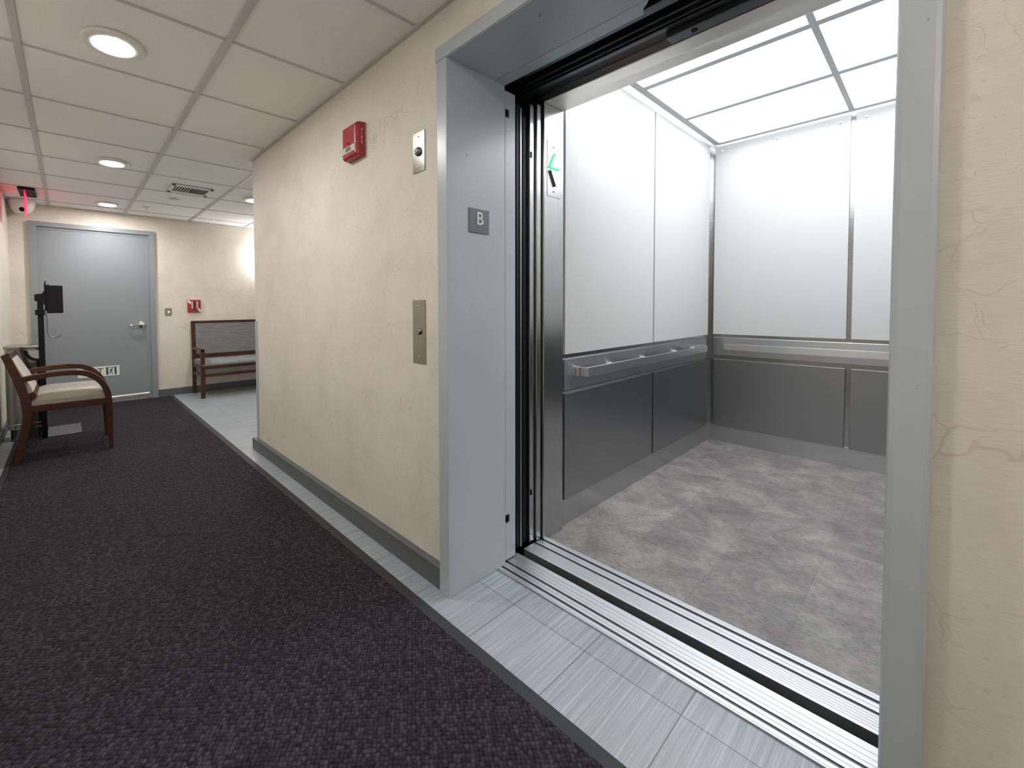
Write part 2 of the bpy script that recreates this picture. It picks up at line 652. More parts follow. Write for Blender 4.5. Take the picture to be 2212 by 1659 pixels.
bm = BM()
box(bm, XF - 0.1, XN + 0.1, YL - 0.1, 0.1, H + 0.004, H + 0.06)
box(bm, XF - 0.1, XC + 0.1, 0.1, YA + 0.1, H + 0.004, H + 0.06)
ceil = struct('ceiling', bm, M_CEIL, 'off white suspended ceiling of lay-in tiles', 'ceiling')
bm = BM()
R1, RS = -0.5943, 0.7195
xs = [-2.057 + 0.6098 * k for k in range(-8, 9)]
for k in range(-2, 5):
    y = R1 + RS * (k - 1)
    if y < YL or y > YA:
        continue
    x1 = XN if y < 0 else XC
    box(bm, XF, x1, y - 0.0135, y + 0.0135, H - 0.004, H + 0.01)
for x in xs:
    if x < XF or x > XN:
        continue
    box(bm, x - 0.0075, x + 0.0075, YL, YA if x < XC else 0.0, H - 0.001, H + 0.01)
make('ceiling_grid', bm, M_TBAR, ceil)

bm = BM()
box(bm, XC, -1.262, 0.0, 0.16, 0, H + 0.05)
box(bm, -1.262, -0.03, 0.0, 0.16, 2.15, H + 0.05)
box(bm, -0.03, XN + 0.1, 0.0, 0.16, 0, H + 0.05)
struct('wall_right', bm, M_WALL, 'cream crackle-patterned wall with the elevator entrance', 'wall')
struct('wall_far', mkbox(XF - 0.1, XF, YL - 0.1, YA + 0.1, 0, H + 0.05), M_WALL, 'cream wall at the far end with the grey door', 'wall')
struct('wall_left', mkbox(XF - 0.1, XN + 0.1, YL - 0.1, YL, 0, H + 0.05), M_WALL, 'cream wall behind the armchair and waste bin', 'wall')
struct('wall_near', mkbox(XN, XN + 0.1, YL - 0.1, 0.1, 0, H + 0.05), M_WALL, 'cream wall behind the viewpoint', 'wall')
struct('wall_alcove_side', mkbox(XC, XC + 0.1, 0.16, YA + 0.1, 0, H + 0.05), M_WALL, 'cream side wall of the bench alcove round the corner', 'wall')
struct('wall_alcove_end', mkbox(XF - 0.1, XC + 0.1, YA, YA + 0.1, 0, H + 0.05), M_WALL, 'cream end wall of the bench alcove', 'wall')

# wall angle at the ceiling
struct('trim_1', mkbox(XC - 0.004, XN, -0.022, 0.0, H - 0.006, H + 0.004), M_TBAR, 'grey beige wall angle where ceiling meets elevator wall', 'trim')
struct('trim_2', mkbox(XF, XN, YL, YL + 0.022, H - 0.006, H + 0.004), M_TBAR, 'grey beige wall angle where ceiling meets armchair wall', 'trim')
struct('trim_3', mkbox(XF, XF + 0.014, YL, YA, H - 0.004, H + 0.004), M_TBAR, 'grey beige wall angle above the far grey door', 'trim')

# tiled base
def baseboard(name, x0, x1, y0, y1, label):
    bm = mkbox(x0, x1, y0, y1, 0, 0.092)
    return struct(name, bm, M_BASE, label, 'baseboard', 0.003)
bm = BM()
box(bm, XC - 0.034, -1.292, -0.034, 0.0, 0, 0.092)
box(bm, XC - 0.034, XC, 0.0, YA, 0, 0.092)
struct('baseboard_right', bm, M_BASE, 'grey tile base along the elevator wall', 'baseboard', 0.003)
baseboard('baseboard_near', 0.0, XN, -0.034, 0.0, 'grey tile base on the wall past the elevator')
baseboard('baseboard_far', XF, XF + 0.016, -0.290, YA, 'grey tile base on the far wall beside the door')
baseboard('baseboard_corner', XF, XF + 0.016, YL, -1.49, 'grey tile base behind the waste bin')
baseboard('baseboard_left', XF, XN, YL, YL + 0.016, 'grey tile base along the armchair wall')

# hoistway behind the entrance
bm = BM()
box(bm, -3.4, -3.35, 0.16, 3.5, -0.5, 3.2)
box(bm, 2.0, 2.05, 0.16, 3.5, -0.5, 3.2)
box(bm, -3.4, 2.05, 3.45, 3.5, -0.5, 3.2)
box(bm, -3.4, 2.05, 0.16, 3.5, 3.2, 3.25)
box(bm, -3.4, 2.05, 0.26, 3.5, -0.55, -0.5)
box(bm, -3.4, -1.30, 0.16, 0.20, -0.5, 3.2)
box(bm, 0.02, 2.05, 0.16, 0.20, -0.5, 3.2)
box(bm, -1.30, 0.02, 0.16, 0.20, 2.40, 3.2)
box(bm, -3.4, 2.05, 0.20, 0.26, -0.5, -0.13)
struct('wall_shaft', bm, M_VOID, 'dark hoistway behind the elevator entrance', 'wall')

# ================================================================== DOOR 1 : elevator entrance
d1 = struct_root('door_1', 'blue grey painted steel elevator entrance standing open', 'door')
bm = BM()      # jamb by the call plates: narrow face, deep reveal
prism(bm, [(-1.291, -0.040), (XI, -0.040), (XI, 0.305), (-1.262, 0.305), (-1.262, 0.0), (-1.291, 0.0)], 'Z', 0, 2.123)
make('jamb', bm, M_PAINT, d1, 0.0025)
bm = BM()      # jamb beside the viewpoint
prism(bm, [(XR, -0.040), (-0.002, -0.040), (-0.002, 0.0), (-0.030, 0.0), (-0.030, 0.305), (XR, 0.305)], 'Z', 0, 2.123)
make('jamb', bm, M_PAINT, d1, 0.009)
make('header', mkbox(-1.296, 0.003, -0.043, 0.0, ZT + 0.002, 2.176), M_PAINT, d1, 0.0025)
bm = BM()
box(bm, XI, XR, -0.038, 0.238, ZT, 2.15)
make('soffit', bm, M_PAINT, d1, 0.001)
bm = BM()
prism(bm, [(XI, 0.2405), (-0.600, 0.2405), (-0.618, 0.262), (-0.632, 0.272), (-0.645, 0.302), (XI, 0.302)], 'Z', ZT, 2.15)
make('soffit_lip', bm, M_PAINT, d1, 0.001)
dp = make('landing_door_panel', mkbox(-2.20, -1.240, 0.312, 0.384, 0.012, 2.108), M_PAINT, d1, 0.003)
for z, yy in ((2.010, 0.315), (0.204, 0.313)):
    bm = BM()
    box(bm, -1.241, -1.236, yy, yy + 0.022, z - 0.016, z + 0.016)
    box(bm, -1.237, -1.232, yy + 0.005, yy + 0.016, z - 0.010, z + 0.010)
    make('bumper', bm, M_BLACK, dp)
bm = BM()        # hanger gear of the landing door, above the soffit
box(bm, -1.9, 0.0, 0.325, 0.345, 2.150, 2.300)
box(bm, -1.9, 0.0, 0.360, 0.372, 2.165, 2.300)
box(bm, -1.9, 0.0, 0.352, 0.380, 2.158, 2.166)
make('hanger_track', bm, M_DARKSTEEL, d1, 0.002)

# landing sill
sill = thing('elevator_sill', (-0.64, 0.33, 0), 'ribbed aluminium landing sill in front of the dark gap', 'sill')
bm = BM()
x0, x1 = XI - 0.02, XR + 0.02
zt = 0.006
cuts = [0.248, 0.255, 0.256, 0.2695, 'g', 0.282, 0.296, 0.297, 0.311, 'g', 0.325, 0.338, 0.3392, 0.358, 0.3592, 0.381, 0.3822, 0.418]
ridges = [(0.248, 0.2545), (0.256, 0.271), (0.2835, 0.2985), (0.300, 0.315), (0.3275, 0.3415), (0.343, 0.362), (0.3635, 0.3835), (0.385, 0.412)]
for a, b_ in ridges:
    box(bm, x0, x1, a, b_, -0.03, zt)
make('ribbed_plate', bm, M_ALU, sill)
bm = BM()
box(bm, x0, x1, 0.2485, 0.4115, -0.05, 0.0025)
make('groove_bed', bm, M_DARKSTEEL, sill)
bm = BM()
for a, b_ in ((0.271, 0.2835), (0.315, 0.3275)):
    box(bm, x0, x1, a, b_, -0.001, 0.0030)
make('track_groove', bm, M_DARKSTEEL, sill)

# ================================================================== ELEVATOR CAR
car = thing('elevator_car', (-0.40, 1.8, 0), 'brightly lit elevator car with white upper panels and steel wainscot', 'elevator')
CXL, CXR, CYB = -1.262, 0.452, 3.040      # liner faces of the car
bm = BM()
box(bm, CXL - 0.03, CXR + 0.03, 0.632, CYB + 0.03, -0.06, 0.004)
make('floor_covering', bm, M_CABFLOOR, car)
bm = BM()          # liner walls: only the reveals between panels show
box(bm, CXL - 0.03, CXL, 0.765, CYB + 0.03, 0, 2.50)
box(bm, CXL - 0.03, CXR + 0.03, CYB, CYB + 0.03, 0, 2.50)
box(bm, CXR, CXR + 0.03, 0.765, CYB + 0.03, 0, 2.50)
make('steel_liner', bm, M_LINER, car)
bm = BM()
box(bm, CXL - 0.03, CXL, 0.60, CYB + 0.03, 2.50, 2.80)
box(bm, CXL - 0.03, CXR + 0.03, CYB, CYB + 0.03, 2.50, 2.80)
box(bm, CXR, CXR + 0.03, 0.60, CYB + 0.03, 2.50, 2.80)
box(bm, CXL - 0.03, CXR + 0.03, 0.60, 0.765, 2.46, 2.80)
box(bm, CXL - 0.03, CXR + 0.03, 0.60, CYB + 0.03, 2.80, 2.83)
make('canopy', bm, M_CANOPY, car)
# front return column, transom and the far return
make('return_panel', mkbox(-1.34, -1.238, 0.600, 0.765, 0.004, 2.50), M_STEELV, car, 0.003)
make('return_panel', mkbox(XR + 0.005, CXR + 0.03, 0.600, 0.765, 0.004, 2.50), M_STEELV, car, 0.003)
make('transom', mkbox(-1.238, XR + 0.005, 0.600, 0.765, 2.142, 2.46), M_TRANSOM, car, 0.003)

WZ0, WZ1 = 0.910, 2.462
LZ0, LZ1 = 0.142, 0.704


def screw_bm(p, axis, r=0.0085):
    bm = BM()
    lathe(bm, [(r, 0), (r, 0.002), (r * 0.7, 0.004), (0, 0.0045)] if axis in 'XYZ' else [], p, axis, 14)
    return bm


def screw_neg(p, axis, r=0.0085):
    bm = BM()
    lathe(bm, [(r, 0), (r, -0.002), (r * 0.7, -0.004), (0, -0.0045)], p, axis, 14)
    return bm


PX = -1.245
PY = 3.020
PXR = 0.435
for a, b_, scr in ((0.795, 1.857, (0.88, 1.31, 1.776)), (1.878, 2.935, (1.939, 2.409, 2.870))):
    p = make('upper_panel', mkbox(PX - 0.018, PX, a, b_, WZ0, WZ1), M_WHITE, car, 0.0015)
    for y in scr:
        make('screw', screw_bm((PX, y, 2.41), 'X'), M_CHROME, p, smooth=True)
    make('lower_panel', mkbox(PX - 0.018, PX, a, b_, LZ0, LZ1), M_STEELD, car, 0.002)
    pr = make('upper_panel', mkbox(PXR, PXR + 0.018, a, b_, WZ0, WZ1), M_WHITE, car, 0.0015)
    make('lower_panel', mkbox(PXR, PXR + 0.018, a, b_, LZ0, LZ1), M_STEELD, car, 0.002)
for a, b_, scr in ((-1.232, -0.415, (-1.182, -0.826, -0.470)), (-0.389, 0.422, (-0.340, 0.02, 0.37))):
    p = make('upper_panel', mkbox(a, b_, PY, PY + 0.018, WZ0 + 0.004, WZ1 + 0.020), M_WHITE, car, 0.0015)
    for x in scr:
        make('screw', screw_neg((x, PY, 2.438), 'Y'), M_CHROME, p, smooth=True)
    make('lower_panel', mkbox(a, b_, PY, PY + 0.018, LZ0 - 0.004, LZ1), M_STEELD, car, 0.002)
# kick base
bm = BM()
box(bm, CXL, CXL + 0.008, 0.765, CYB, 0.004, LZ0 + 0.004)
box(bm, CXL, CXR, CYB - 0.008, CYB, 0.004, LZ0)
box(bm, CXR - 0.008, CXR, 0.765, CYB, 0.004, LZ0)
make('kick_base', bm, M_STEEL, car)
# handrail plates
make('rail_plate', mkbox(PX - 0.018, PX, 0.793, 2.905, 0.722, 0.884), M_STEEL, car, 0.002)
make('rail_plate', mkbox(-1.231, 0.420, PY, PY + 0.018, 0.738, 0.888), M_STEEL, car, 0.002)


def handrail(axis):
    bm = BM()
    t = 0.010
    if axis == 'Y':      # along the wall by the doors
        r = make('handrail', bm_path_rail([(PX, 0.905), (-1.192, 0.915), (-1.190, 0.925), (-1.190, 2.735), (-1.192, 2.748), (PX, 2.760)], 0.788, 0.836, t), M_RAIL, car, 0.002)
        for y in (0.98, 1.31, 1.76, 2.30, 2.68):
            make('bracket', tube_bm([(PX, y, 0.812), (-1.196, y, 0.812)], 0.008), M_RAIL, r, smooth=True)
    else:
        r = make('handrail', bm_path_rail([(-1.140, PY), (-1.131, 2.952), (-1.122, 2.950), (0.32, 2.950), (0.33, 2.952), (0.338, PY)], 0.791, 0.842, t), M_RAIL, car, 0.002)
        for x in (-1.03, -0.585, -0.10, 0.26):
            make('bracket', tube_bm([(x, PY, 0.815), (x, 2.956, 0.815)], 0.008), M_RAIL, r, smooth=True)


def bm_path_rail(pts, z0, z1, t):
    bm = BM()
    band(bm, pts, [t] * len(pts), 'Z', z0, z1)
    return bm


def tube_bm(pts, r, seg=12):
    bm = BM()
    tube(bm, pts, r, seg)
    return bm


handrail('Y')
handrail('X')

# luminous ceiling island
ZI = 2.480
IX = [-1.192, -0.402, 0.384]
IY = [0.86, 1.540, 2.212, 2.928]
bm = BM()
for x in IX:
    w = 0.020 if x != IX[1] else 0.0135
    box(bm, x - w, x + w, IY[0] - 0.02, IY[-1] + 0.008, ZI - 0.006, ZI + 0.022)
for y in IY:
    box(bm, IX[0], IX[-1], y - 0.024, y + 0.024, ZI - 0.0054, ZI + 0.022)
make('ceiling_frame', bm, M_FRAMEAL, car)
for i in range(2):
    for j in range(3):
        make('light_panel', mkbox(IX[i] + 0.013, IX[i + 1] - 0.013, IY[j] + 0.023, IY[j + 1] - 0.023, ZI + 0.010, ZI + 0.020), M_PANEL, car)
for x in (-1.0, 0.2):
    for y in (1.0, 2.7):
        make('hanger_rod', tube_bm([(x, y, ZI + 0.02), (x, y, 2.80)], 0.006, 8), M_FRAMEAL, car)

# car sill
bm = BM()
for a, b_ in ((0.462, 0.478), (0.4795, 0.4905), (0.492, 0.503), (0.5045, 0.5155), (0.517, 0.5285), (0.530, 0.5405),
              (0.554, 0.571), (0.5725, 0.5905), (0.606, 0.6185), (0.6195, 0.632)):
    box(bm, x0, x1, a, b_, -0.03, zt)
cs = make('car_sill', bm, M_ALU, car)
make('groove_bed', mkbox(x0, x1, 0.4625, 0.6315, -0.05, 0.0025), M_DARKSTEEL, cs)
bm = BM()
box(bm, x0, x1, 0.5405, 0.554, -0.001, 0.0030)
make('track_groove', bm, M_DARKSTEEL, cs)
# car doors, parked open
make('car_door_panel', mkbox(-2.25, -1.262, 0.520, 0.553, 0.012, 2.120), M_STEELV, car, 0.002)
make('car_door_panel', mkbox(-2.25, -1.250, 0.560, 0.592, 0.012, 2.126), M_STEELV, car, 0.002)
bm = BM()
box(bm, -1.31, -1.270, 0.428, 0.468, 0.012, 2.095)
sens = make('door_edge_sensor', bm, M_BLACK, car, 0.002)
make('sensor_lens', mkbox(-1.272, -1.266, 0.452, 0.464, 0.012, 2.08), M_MIDSTEEL, sens)
bm = BM()
box(bm, -1.31, -1.276, 0.486, 0.512, 0.012, 2.060)
make('door_edge_strip', bm, M_BLACK, car, 0.002)
for z in (1.868, 0.245):
    make('door_bumper', mkbox(-1.262, -1.2585, 0.5215, 0.534, z, z + 0.027), M_BLACK, car)
# car door gear over the opening
bm = BM()
box(bm, -1.9, 0.0, 0.470, 0.484, 2.185, 2.330)
box(bm, -1.9, 0.0, 0.492, 0.500, 2.172, 2.300)
box(bm, -1.9, 0.0, 0.505, 0.530, 2.165, 2.174)
box(bm, -1.9, 0.0, 0.540, 0.596, 2.178, 2.330)
make('door_track', bm, M_DARKSTEEL, car, 0.002)
bm = BM()
box(bm, -0.665, -0.02, 0.536, 0.592, 2.143, 2.180)
hg = make('door_hanger', bm, M_DARKSTEEL, car, 0.003)
bm = BM()
lathe(bm, [(0.010, 0), (0.010, -0.003), (0, -0.003)], (-0.58, 0.562, 2.1432), 'Z', 20)
make('bolt_hole', bm, M_VOID, hg)
bm = BM()
box(bm, -3.3, 1.9, 0.596, 0.600, 2.20, 3.0)
make('front_shield', bm, M_VOID, car)

# lantern on the return column
lan = thing('direction_lantern', (-1.2378, 0.675, 1.70), 'steel lantern plate inside the elevator with glowing green up arrow', 'indicator light')
make('face_plate', mkbox(-1.2378, -1.2355, 0.624, 0.732, 1.700, 1.970), M_STEELV, lan, 0.0008)
for z in (1.943, 1.727):
    make('screw', screw_bm((-1.2355, 0.677, z), 'X', 0.005), M_CHROME, lan, smooth=True)
bm = BM()
prism(bm, [(0.636, 1.838), (0.724, 1.838), (0.680, 1.914)], 'X', -1.2355, -1.224)
ua = make('up_arrow', bm, M_ARROW, lan, 0.001)
bm = BM()
prism(bm, [(0.644, 1.8425), (0.716, 1.8425), (0.680, 1.9045)], 'X', -1.224, -1.2232)
make('arrow_face', bm, M_ARROWF, ua)
bm = BM()
prism(bm, [(0.636, 1.824), (0.724, 1.824), (0.680, 1.750)], 'X', -1.2355, -1.224)
make('down_arrow', bm, M_STEEL, lan, 0.001)

# ================================================================== DOOR 2 : grey door at the far end
d2 = struct_root('door_2', 'grey painted steel door in a grey frame at the corridor end', 'door')
bm = BM()
for a, b_ in ((-1.490, -1.422), (-0.358, -0.292)):
    box(bm, XF - 0.02, XF + 0.030, a, b_, 0, 2.1055)
box(bm, XF - 0.02, XF + 0.030, -1.490, -0.292, 2.106, 2.158)
box(bm, XF - 0.02, XF + 0.008, -1.4215, -1.392, 0, 2.0795)
box(bm, XF - 0.02, XF + 0.008, -0.388, -0.3585, 0, 2.0795)
box(bm, XF - 0.02, XF + 0.008, -1.4215, -0.3585, 2.080, 2.1055)
make('frame', bm, M_PAINTD, d2)
leaf = make('leaf', mkbox(XF - 0.015, XF + 0.0015, -1.392, -0.388, 0.02, 2.080), M_PAINTD, d2)
XD = XF + 0.0015
bm = BM()
prism(bm, [(XD, 0.030), (XD + 0.012, 0.030), (XD + 0.012, 0.064), (XD + 0.005, 0.076), (XD, 0.076)], 'Y', -1.39, -0.39)
make('door_sweep', bm, M_STEEL, leaf)
make('threshold', mkbox(XF - 0.01, XF + 0.05, -1.422, -0.358, 0, 0.012), M_MIDSTEEL, d2, 0.002)
bm = BM()
lathe(bm, [(0.044, 0), (0.044, 0.006), (0.038, 0.014), (0.020, 0.020), (0.016, 0.055), (0, 0.057)], (XD, -0.450, 0.958), 'X', 32)
rose = make('lever_rose', bm, M_CHROME, leaf, smooth=True)
bm = BM()
tube(bm, catmull([(XD + 0.050, -0.450, 0.958), (XD + 0.056, -0.475, 0.957), (XD + 0.056, -0.53, 0.953), (XD + 0.052, -0.575, 0.950), (XD + 0.030, -0.590, 0.948)], 5), 0.0095, 14)
make('lever', bm, M_CHROME, leaf, smooth=True)

# exit sign plate low on the door
sg = thing('door_sign', (XD, -0.90, 0.33), 'white plastic sign with green running figure low on grey door', 'sign')
SX = XD + 0.003
make('plate', mkbox(XD, SX, -1.105, -0.698, 0.333, 0.456), M_SIGNW, sg, 0.001)
bm = BM()
box(bm, SX, SX + 0.0006, -0.832, -0.812, 0.347, 0.443)
box(bm, SX, SX + 0.0006, -0.748, -0.728, 0.347, 0.443)
box(bm, SX, SX + 0.0006, -0.812, -0.748, 0.437, 0.443)
make('doorway_mark', bm, M_GREEN, sg)
bm = BM()
lathe(bm, [(0.0075, 0), (0.0075, 0.0006), (0, 0.0006)], (SX, -0.772, 0.427), 'X', 16)
for pts, w in (([(-0.776, 0.415), (-0.789, 0.386)], 0.014), ([(-0.776, 0.413), (-0.762, 0.403), (-0.750, 0.404)], 0.006),
               ([(-0.778, 0.414), (-0.796, 0.412), (-0.803, 0.400)], 0.006), ([(-0.788, 0.390), (-0.772, 0.378), (-0.776, 0.356), (-0.766, 0.352)], 0.0085),
               ([(-0.789, 0.390), (-0.797, 0.370), (-0.811, 0.367)], 0.0085)):
    band(bm, pts, [w] * len(pts), 'X', SX, SX + 0.0006)
make('running_figure', bm, M_GREEN, sg)
make('lettering', text_bm('EXIT', 0.105, 0.0006, frame4((SX + 0.0004, -0.965, 0.394), (0, 1, 0), (0, 0, 1))), M_GREEN, sg)
for y in (-1.092, -0.711):
    for z in (0.345, 0.444):
        make('screw', screw_bm((SX, y, z), 'X', 0.003), M_MIDSTEEL, sg)

# ================================================================== MAT
mat = thing('carpet_runner', (-2.3, -0.85, 0), 'long charcoal nubby carpet runner with black rubber edge', 'mat')
MX0, MX1, MY0, MY1 = -6.56, 2.3, -1.560, -0.128
make('pile', mkbox(MX0 + 0.03, MX1 - 0.03, MY0 + 0.03, MY1 - 0.046, 0.001, 0.009), M_PILE, mat)
bm = BM()
for a in ((MX0, MX1, MY1 - 0.048, MY1), (MX0, MX1, MY0, MY0 + 0.032), (MX0, MX0 + 0.032, MY0, MY1), (MX1 - 0.032, MX1, MY0, MY1)):
    box(bm, *a, 0.0, 0.006)
make('rubber_border', bm, M_RUBBER, mat, 0.002)

# ================================================================== THINGS ON THE ELEVATOR WALL
# corner guard
bm = BM()
box(bm, XC - 0.004, XC + 0.046, -0.004, 0.0, 0.092, 1.056)
box(bm, XC - 0.004, XC, 0.0, 0.046, 0.092, 1.056)
solo('corner_guard', bm, M_PAINT, (XC, 0, 0.092), 'waist-high grey corner guard on the cream wall corner', 'corner guard', 0.001)

# fire alarm
fa = thing('fire_alarm', (-1.955, 0, 1.93), 'red wall fire alarm with white letters and clear strobe', 'alarm')
fx0, fx1, fz0, fz1 = -2.040, -1.885, 1.928, 2.098
fd = -0.050
bm = BM()
def fxz(t, inset):      # outline at a depth
    return [(fx0 + inset, fz0 + inset), (fx1 - inset, fz0 + inset), (fx1 - inset, fz1 - inset), (fx0 + inset, fz1 - inset)]
rings = []
for d_, ins in ((0.0, 0.0), (-0.038, 0.003), (-0.049, 0.010), (-0.052, 0.022)):
    rings.append([bm.verts.new((x, d_, z)) for x, z in fxz(0, ins)])
for A, B in zip(rings, rings[1:]):
    for i in range(4):
        bm.faces.new((A[i], A[(i + 1) % 4], B[(i + 1) % 4], B[i]))
bm.faces.new(rings[0])
bm.faces.new(rings[-1])
make('housing', bm, M_RED, fa, 0.003)
bm = BM()      # strobe window wraps under the lower edge of the face
prism(bm, [(-0.0535, fz0 + 0.060), (-0.0535, fz0 + 0.028), (-0.0455, fz0 + 0.022), (-0.030, fz0 + 0.022), (-0.030, fz0 + 0.060)], 'X', fx0 + 0.004, fx1 - 0.014)
st = make('strobe_lens', bm, M_STROBE, fa, 0.002)
bm = BM()
box(bm, fx0 + 0.05, fx0 + 0.10, -0.0545, -0.053, fz0 + 0.034, fz0 + 0.054)
make('flash_tube', bm, M_CHROME, st)
bm = BM()
box(bm, fx0 + 0.070, fx0 + 0.078, -0.056, -0.050, fz0 + 0.067, fz0 + 0.078)
make('lock_tab', bm, M_REDD, fa)
for i, ch in enumerate('FIRE'):
    z = fz1 - 0.042 - i * 0.0205
    make('letter', text_bm(ch, 0.022, 0.0012, frame4((fx1 + 0.0003 - 0.0012, -0.0195, z), (0, 1, 0), (0, 0, 1))), M_LETTER, fa)

# upper key plate
kp = thing('key_switch_plate', (-1.452, 0, 1.742), 'upper steel wall plate with round key cylinder beside entrance', 'switch plate')
make('face_plate', mkbox(-1.492, -1.411, -0.004, 0.0, 1.742, 1.912), M_NICKEL, kp, 0.001)
for z in (1.893, 1.763):
    make('screw', screw_neg((-1.452, -0.004, z), 'Y', 0.0038), M_CHROME, kp, smooth=True)
bm = BM()
lathe(bm, [(0.0195, 0), (0.0195, -0.004), (0.016, -0.010), (0.012, -0.012), (0, -0.012)], (-1.452, -0.004, 1.829), 'Y', 28)
kc = make('key_cylinder', bm, M_MIDSTEEL, kp, smooth=True)
bm = BM()
lathe(bm, [(0.011, 0), (0.011, -0.004), (0.0095, -0.006), (0, -0.006)], (-1.452, -0.016, 1.829), 'Y', 24)
make('key_core', bm, M_CHROME, kc, smooth=True)
make('keyhole', mkbox(-1.4535, -1.4505, -0.0226, -0.0218, 1.824, 1.834), M_VOID, kc)

# call plate
cp = thing('call_button_plate', (-1.459, 0, 0.917), 'tall steel elevator call plate with one round button', 'switch plate')
make('face_plate', mkbox(-1.502, -1.415, -0.004, 0.0, 0.917, 1.193), M_NICKEL, cp, 0.001)
for z in (1.168, 0.947):
    make('screw', screw_neg((-1.459, -0.004, z), 'Y', 0.0042), M_CHROME, cp, smooth=True)
bm = BM()
lathe(bm, [(0.0145, 0), (0.0145, -0.009), (0.0135, -0.0105), (0, -0.0105)], (-1.459, -0.004, 1.057), 'Y', 28)
bt = make('call_button', bm, M_NICKEL, cp, smooth=True)
bm = BM()
lathe(bm, [(0.002, 0), (0.002, -0.0006), (0, -0.0006)], (-1.459, -0.0145, 1.057), 'Y', 12)
make('button_dot', bm, M_BLACK, bt)

# floor letter sign on the jamb
fs = thing('floor_sign', (XI, 0.1375, 1.466), 'square slate sign with raised white letter B on jamb', 'sign')
make('plate', mkbox(XI, XI + 0.004, 0.0785, 0.197, 1.466, 1.565), M_SIGNBLUE, fs, 0.001)
make('letter', text_bm('B', 0.076, 0.002, frame4((XI + 0.005, 0.1405, 1.523), (0, 1, 0), (0, 0, 1))), M_LETTER, fs)
bm = BM()
for y, z in ((0.1355, 1.4815), (0.1395, 1.4850), (0.1430, 1.4815)):
    lathe(bm, [(0.0012, 0), (0.001, 0.0006), (0, 0.0008)], (XI + 0.004, y, z), 'X', 10)
make('braille', bm, M_LETTER, fs)

# ================================================================== THINGS ON THE FAR WALL
sw = thing('door_release_plate', (XF, -0.152, 1.06), 'small steel wall plate with glowing white button beside grey door', 'switch plate')
make('face_plate', mkbox(XF - 0.002, XF + 0.004, -0.194, -0.112, 1.062, 1.166), M_NICKEL, sw, 0.001)
bm = BM()
lathe(bm, [(0.010, 0), (0.010, 0.003), (0, 0.004)], (XF + 0.004, -0.149, 1.116), 'X', 20)
make('button', bm, M_LED, sw, smooth=True)

ps = thing('pull_station', (XF, 0.152, 1.108), 'red fire alarm pull station with white corner flashes', 'alarm')
py0, py1, pz0, pz1 = 0.072, 0.233, 1.110, 1.278
make('housing', mkbox(XF - 0.002, XF + 0.030, py0, py1, pz0, pz1), M_RED, ps, 0.003)
PXF = XF + 0.030
bm = BM()
prism(bm, [(py0, pz1 - 0.006), (py0, pz1 - 0.032), (py0 + 0.042, pz1 - 0.066), (py0 + 0.042, pz1 - 0.030), (py0 + 0.018, pz1 - 0.006)], 'X', PXF, PXF + 0.001)
make('corner_flash', bm, M_SIGNW, ps)
bm = BM()
prism(bm, [(py1, pz0 + 0.006), (py1, pz0 + 0.032), (py1 - 0.042, pz0 + 0.066), (py1 - 0.042, pz0 + 0.030), (py1 - 0.018, pz0 + 0.006)], 'X', PXF, PXF + 0.001)
make('corner_flash', bm, M_SIGNW, ps)
hb = make('pull_handle', mkbox(PXF, PXF + 0.012, 0.112, 0.200, 1.150, 1.262), M_REDD, ps, 0.002)
bm = BM()
for y in (0.116, 0.127, 0.176, 0.188):
    box(bm, PXF + 0.012, PXF + 0.016, y, y + 0.006, 1.156, 1.257)
make('grip_bar', bm, M_SIGNW, hb)

# ================================================================== CEILING ITEMS
def lens_profile():
    return [(0.0, -0.014), (0.040, -0.0132), (0.062, -0.0105), (0.074, -0.006), (0.0765, -0.002)]


GRP = 'round ceiling downlights'
dl = thing('downlight', (-2.405, -0.985, H - 0.012), 'big round glowing downlight above the runner, closest to the entrance', 'ceiling light', GRP)
bm = BM()
c0 = (-2.405, -0.985, H - 0.012)
lathe(bm, [(0.1165, 0.014), (0.118, 0.006), (0.114, 0.000), (0.100, -0.004), (0.080, -0.002), (0.0765, 0.004), (0.0765, 0.012)], c0, 'Z', 56)
make('trim_ring', bm, M_TRIMW, dl, smooth=True)
bm = BM()
lathe(bm, [(r, h + 0.008) for r, h in reversed(lens_profile())], c0, 'Z', 48)
lens = make('lens', bm, M_LENS, dl, smooth=True)
copy_thing(dl, (-4.345, -0.868, H - 0.012), 'second round glowing downlight along the ceiling, between entrance and grey door')
copy_thing(dl, (-6.095, -0.800, H - 0.012), 'round glowing downlight right above the grey door')
copy_thing(dl, (-4.880, 0.425, H - 0.012), 'round glowing downlight cut off by the cream wall corner')
dim1 = copy_thing(dl, (-0.72, -0.985, H - 0.012), 'round glowing downlight overhead in front of the elevator')
dim2 = copy_thing(dl, (1.50, -0.985, H - 0.012), 'round glowing downlight overhead behind the viewpoint')
for o in bpy.data.objects:
    if o.parent in (dim1, dim2) and o.name.startswith('lens'):
        o.data = o.data.copy()
        o.data.materials[0] = M_LENSDIM

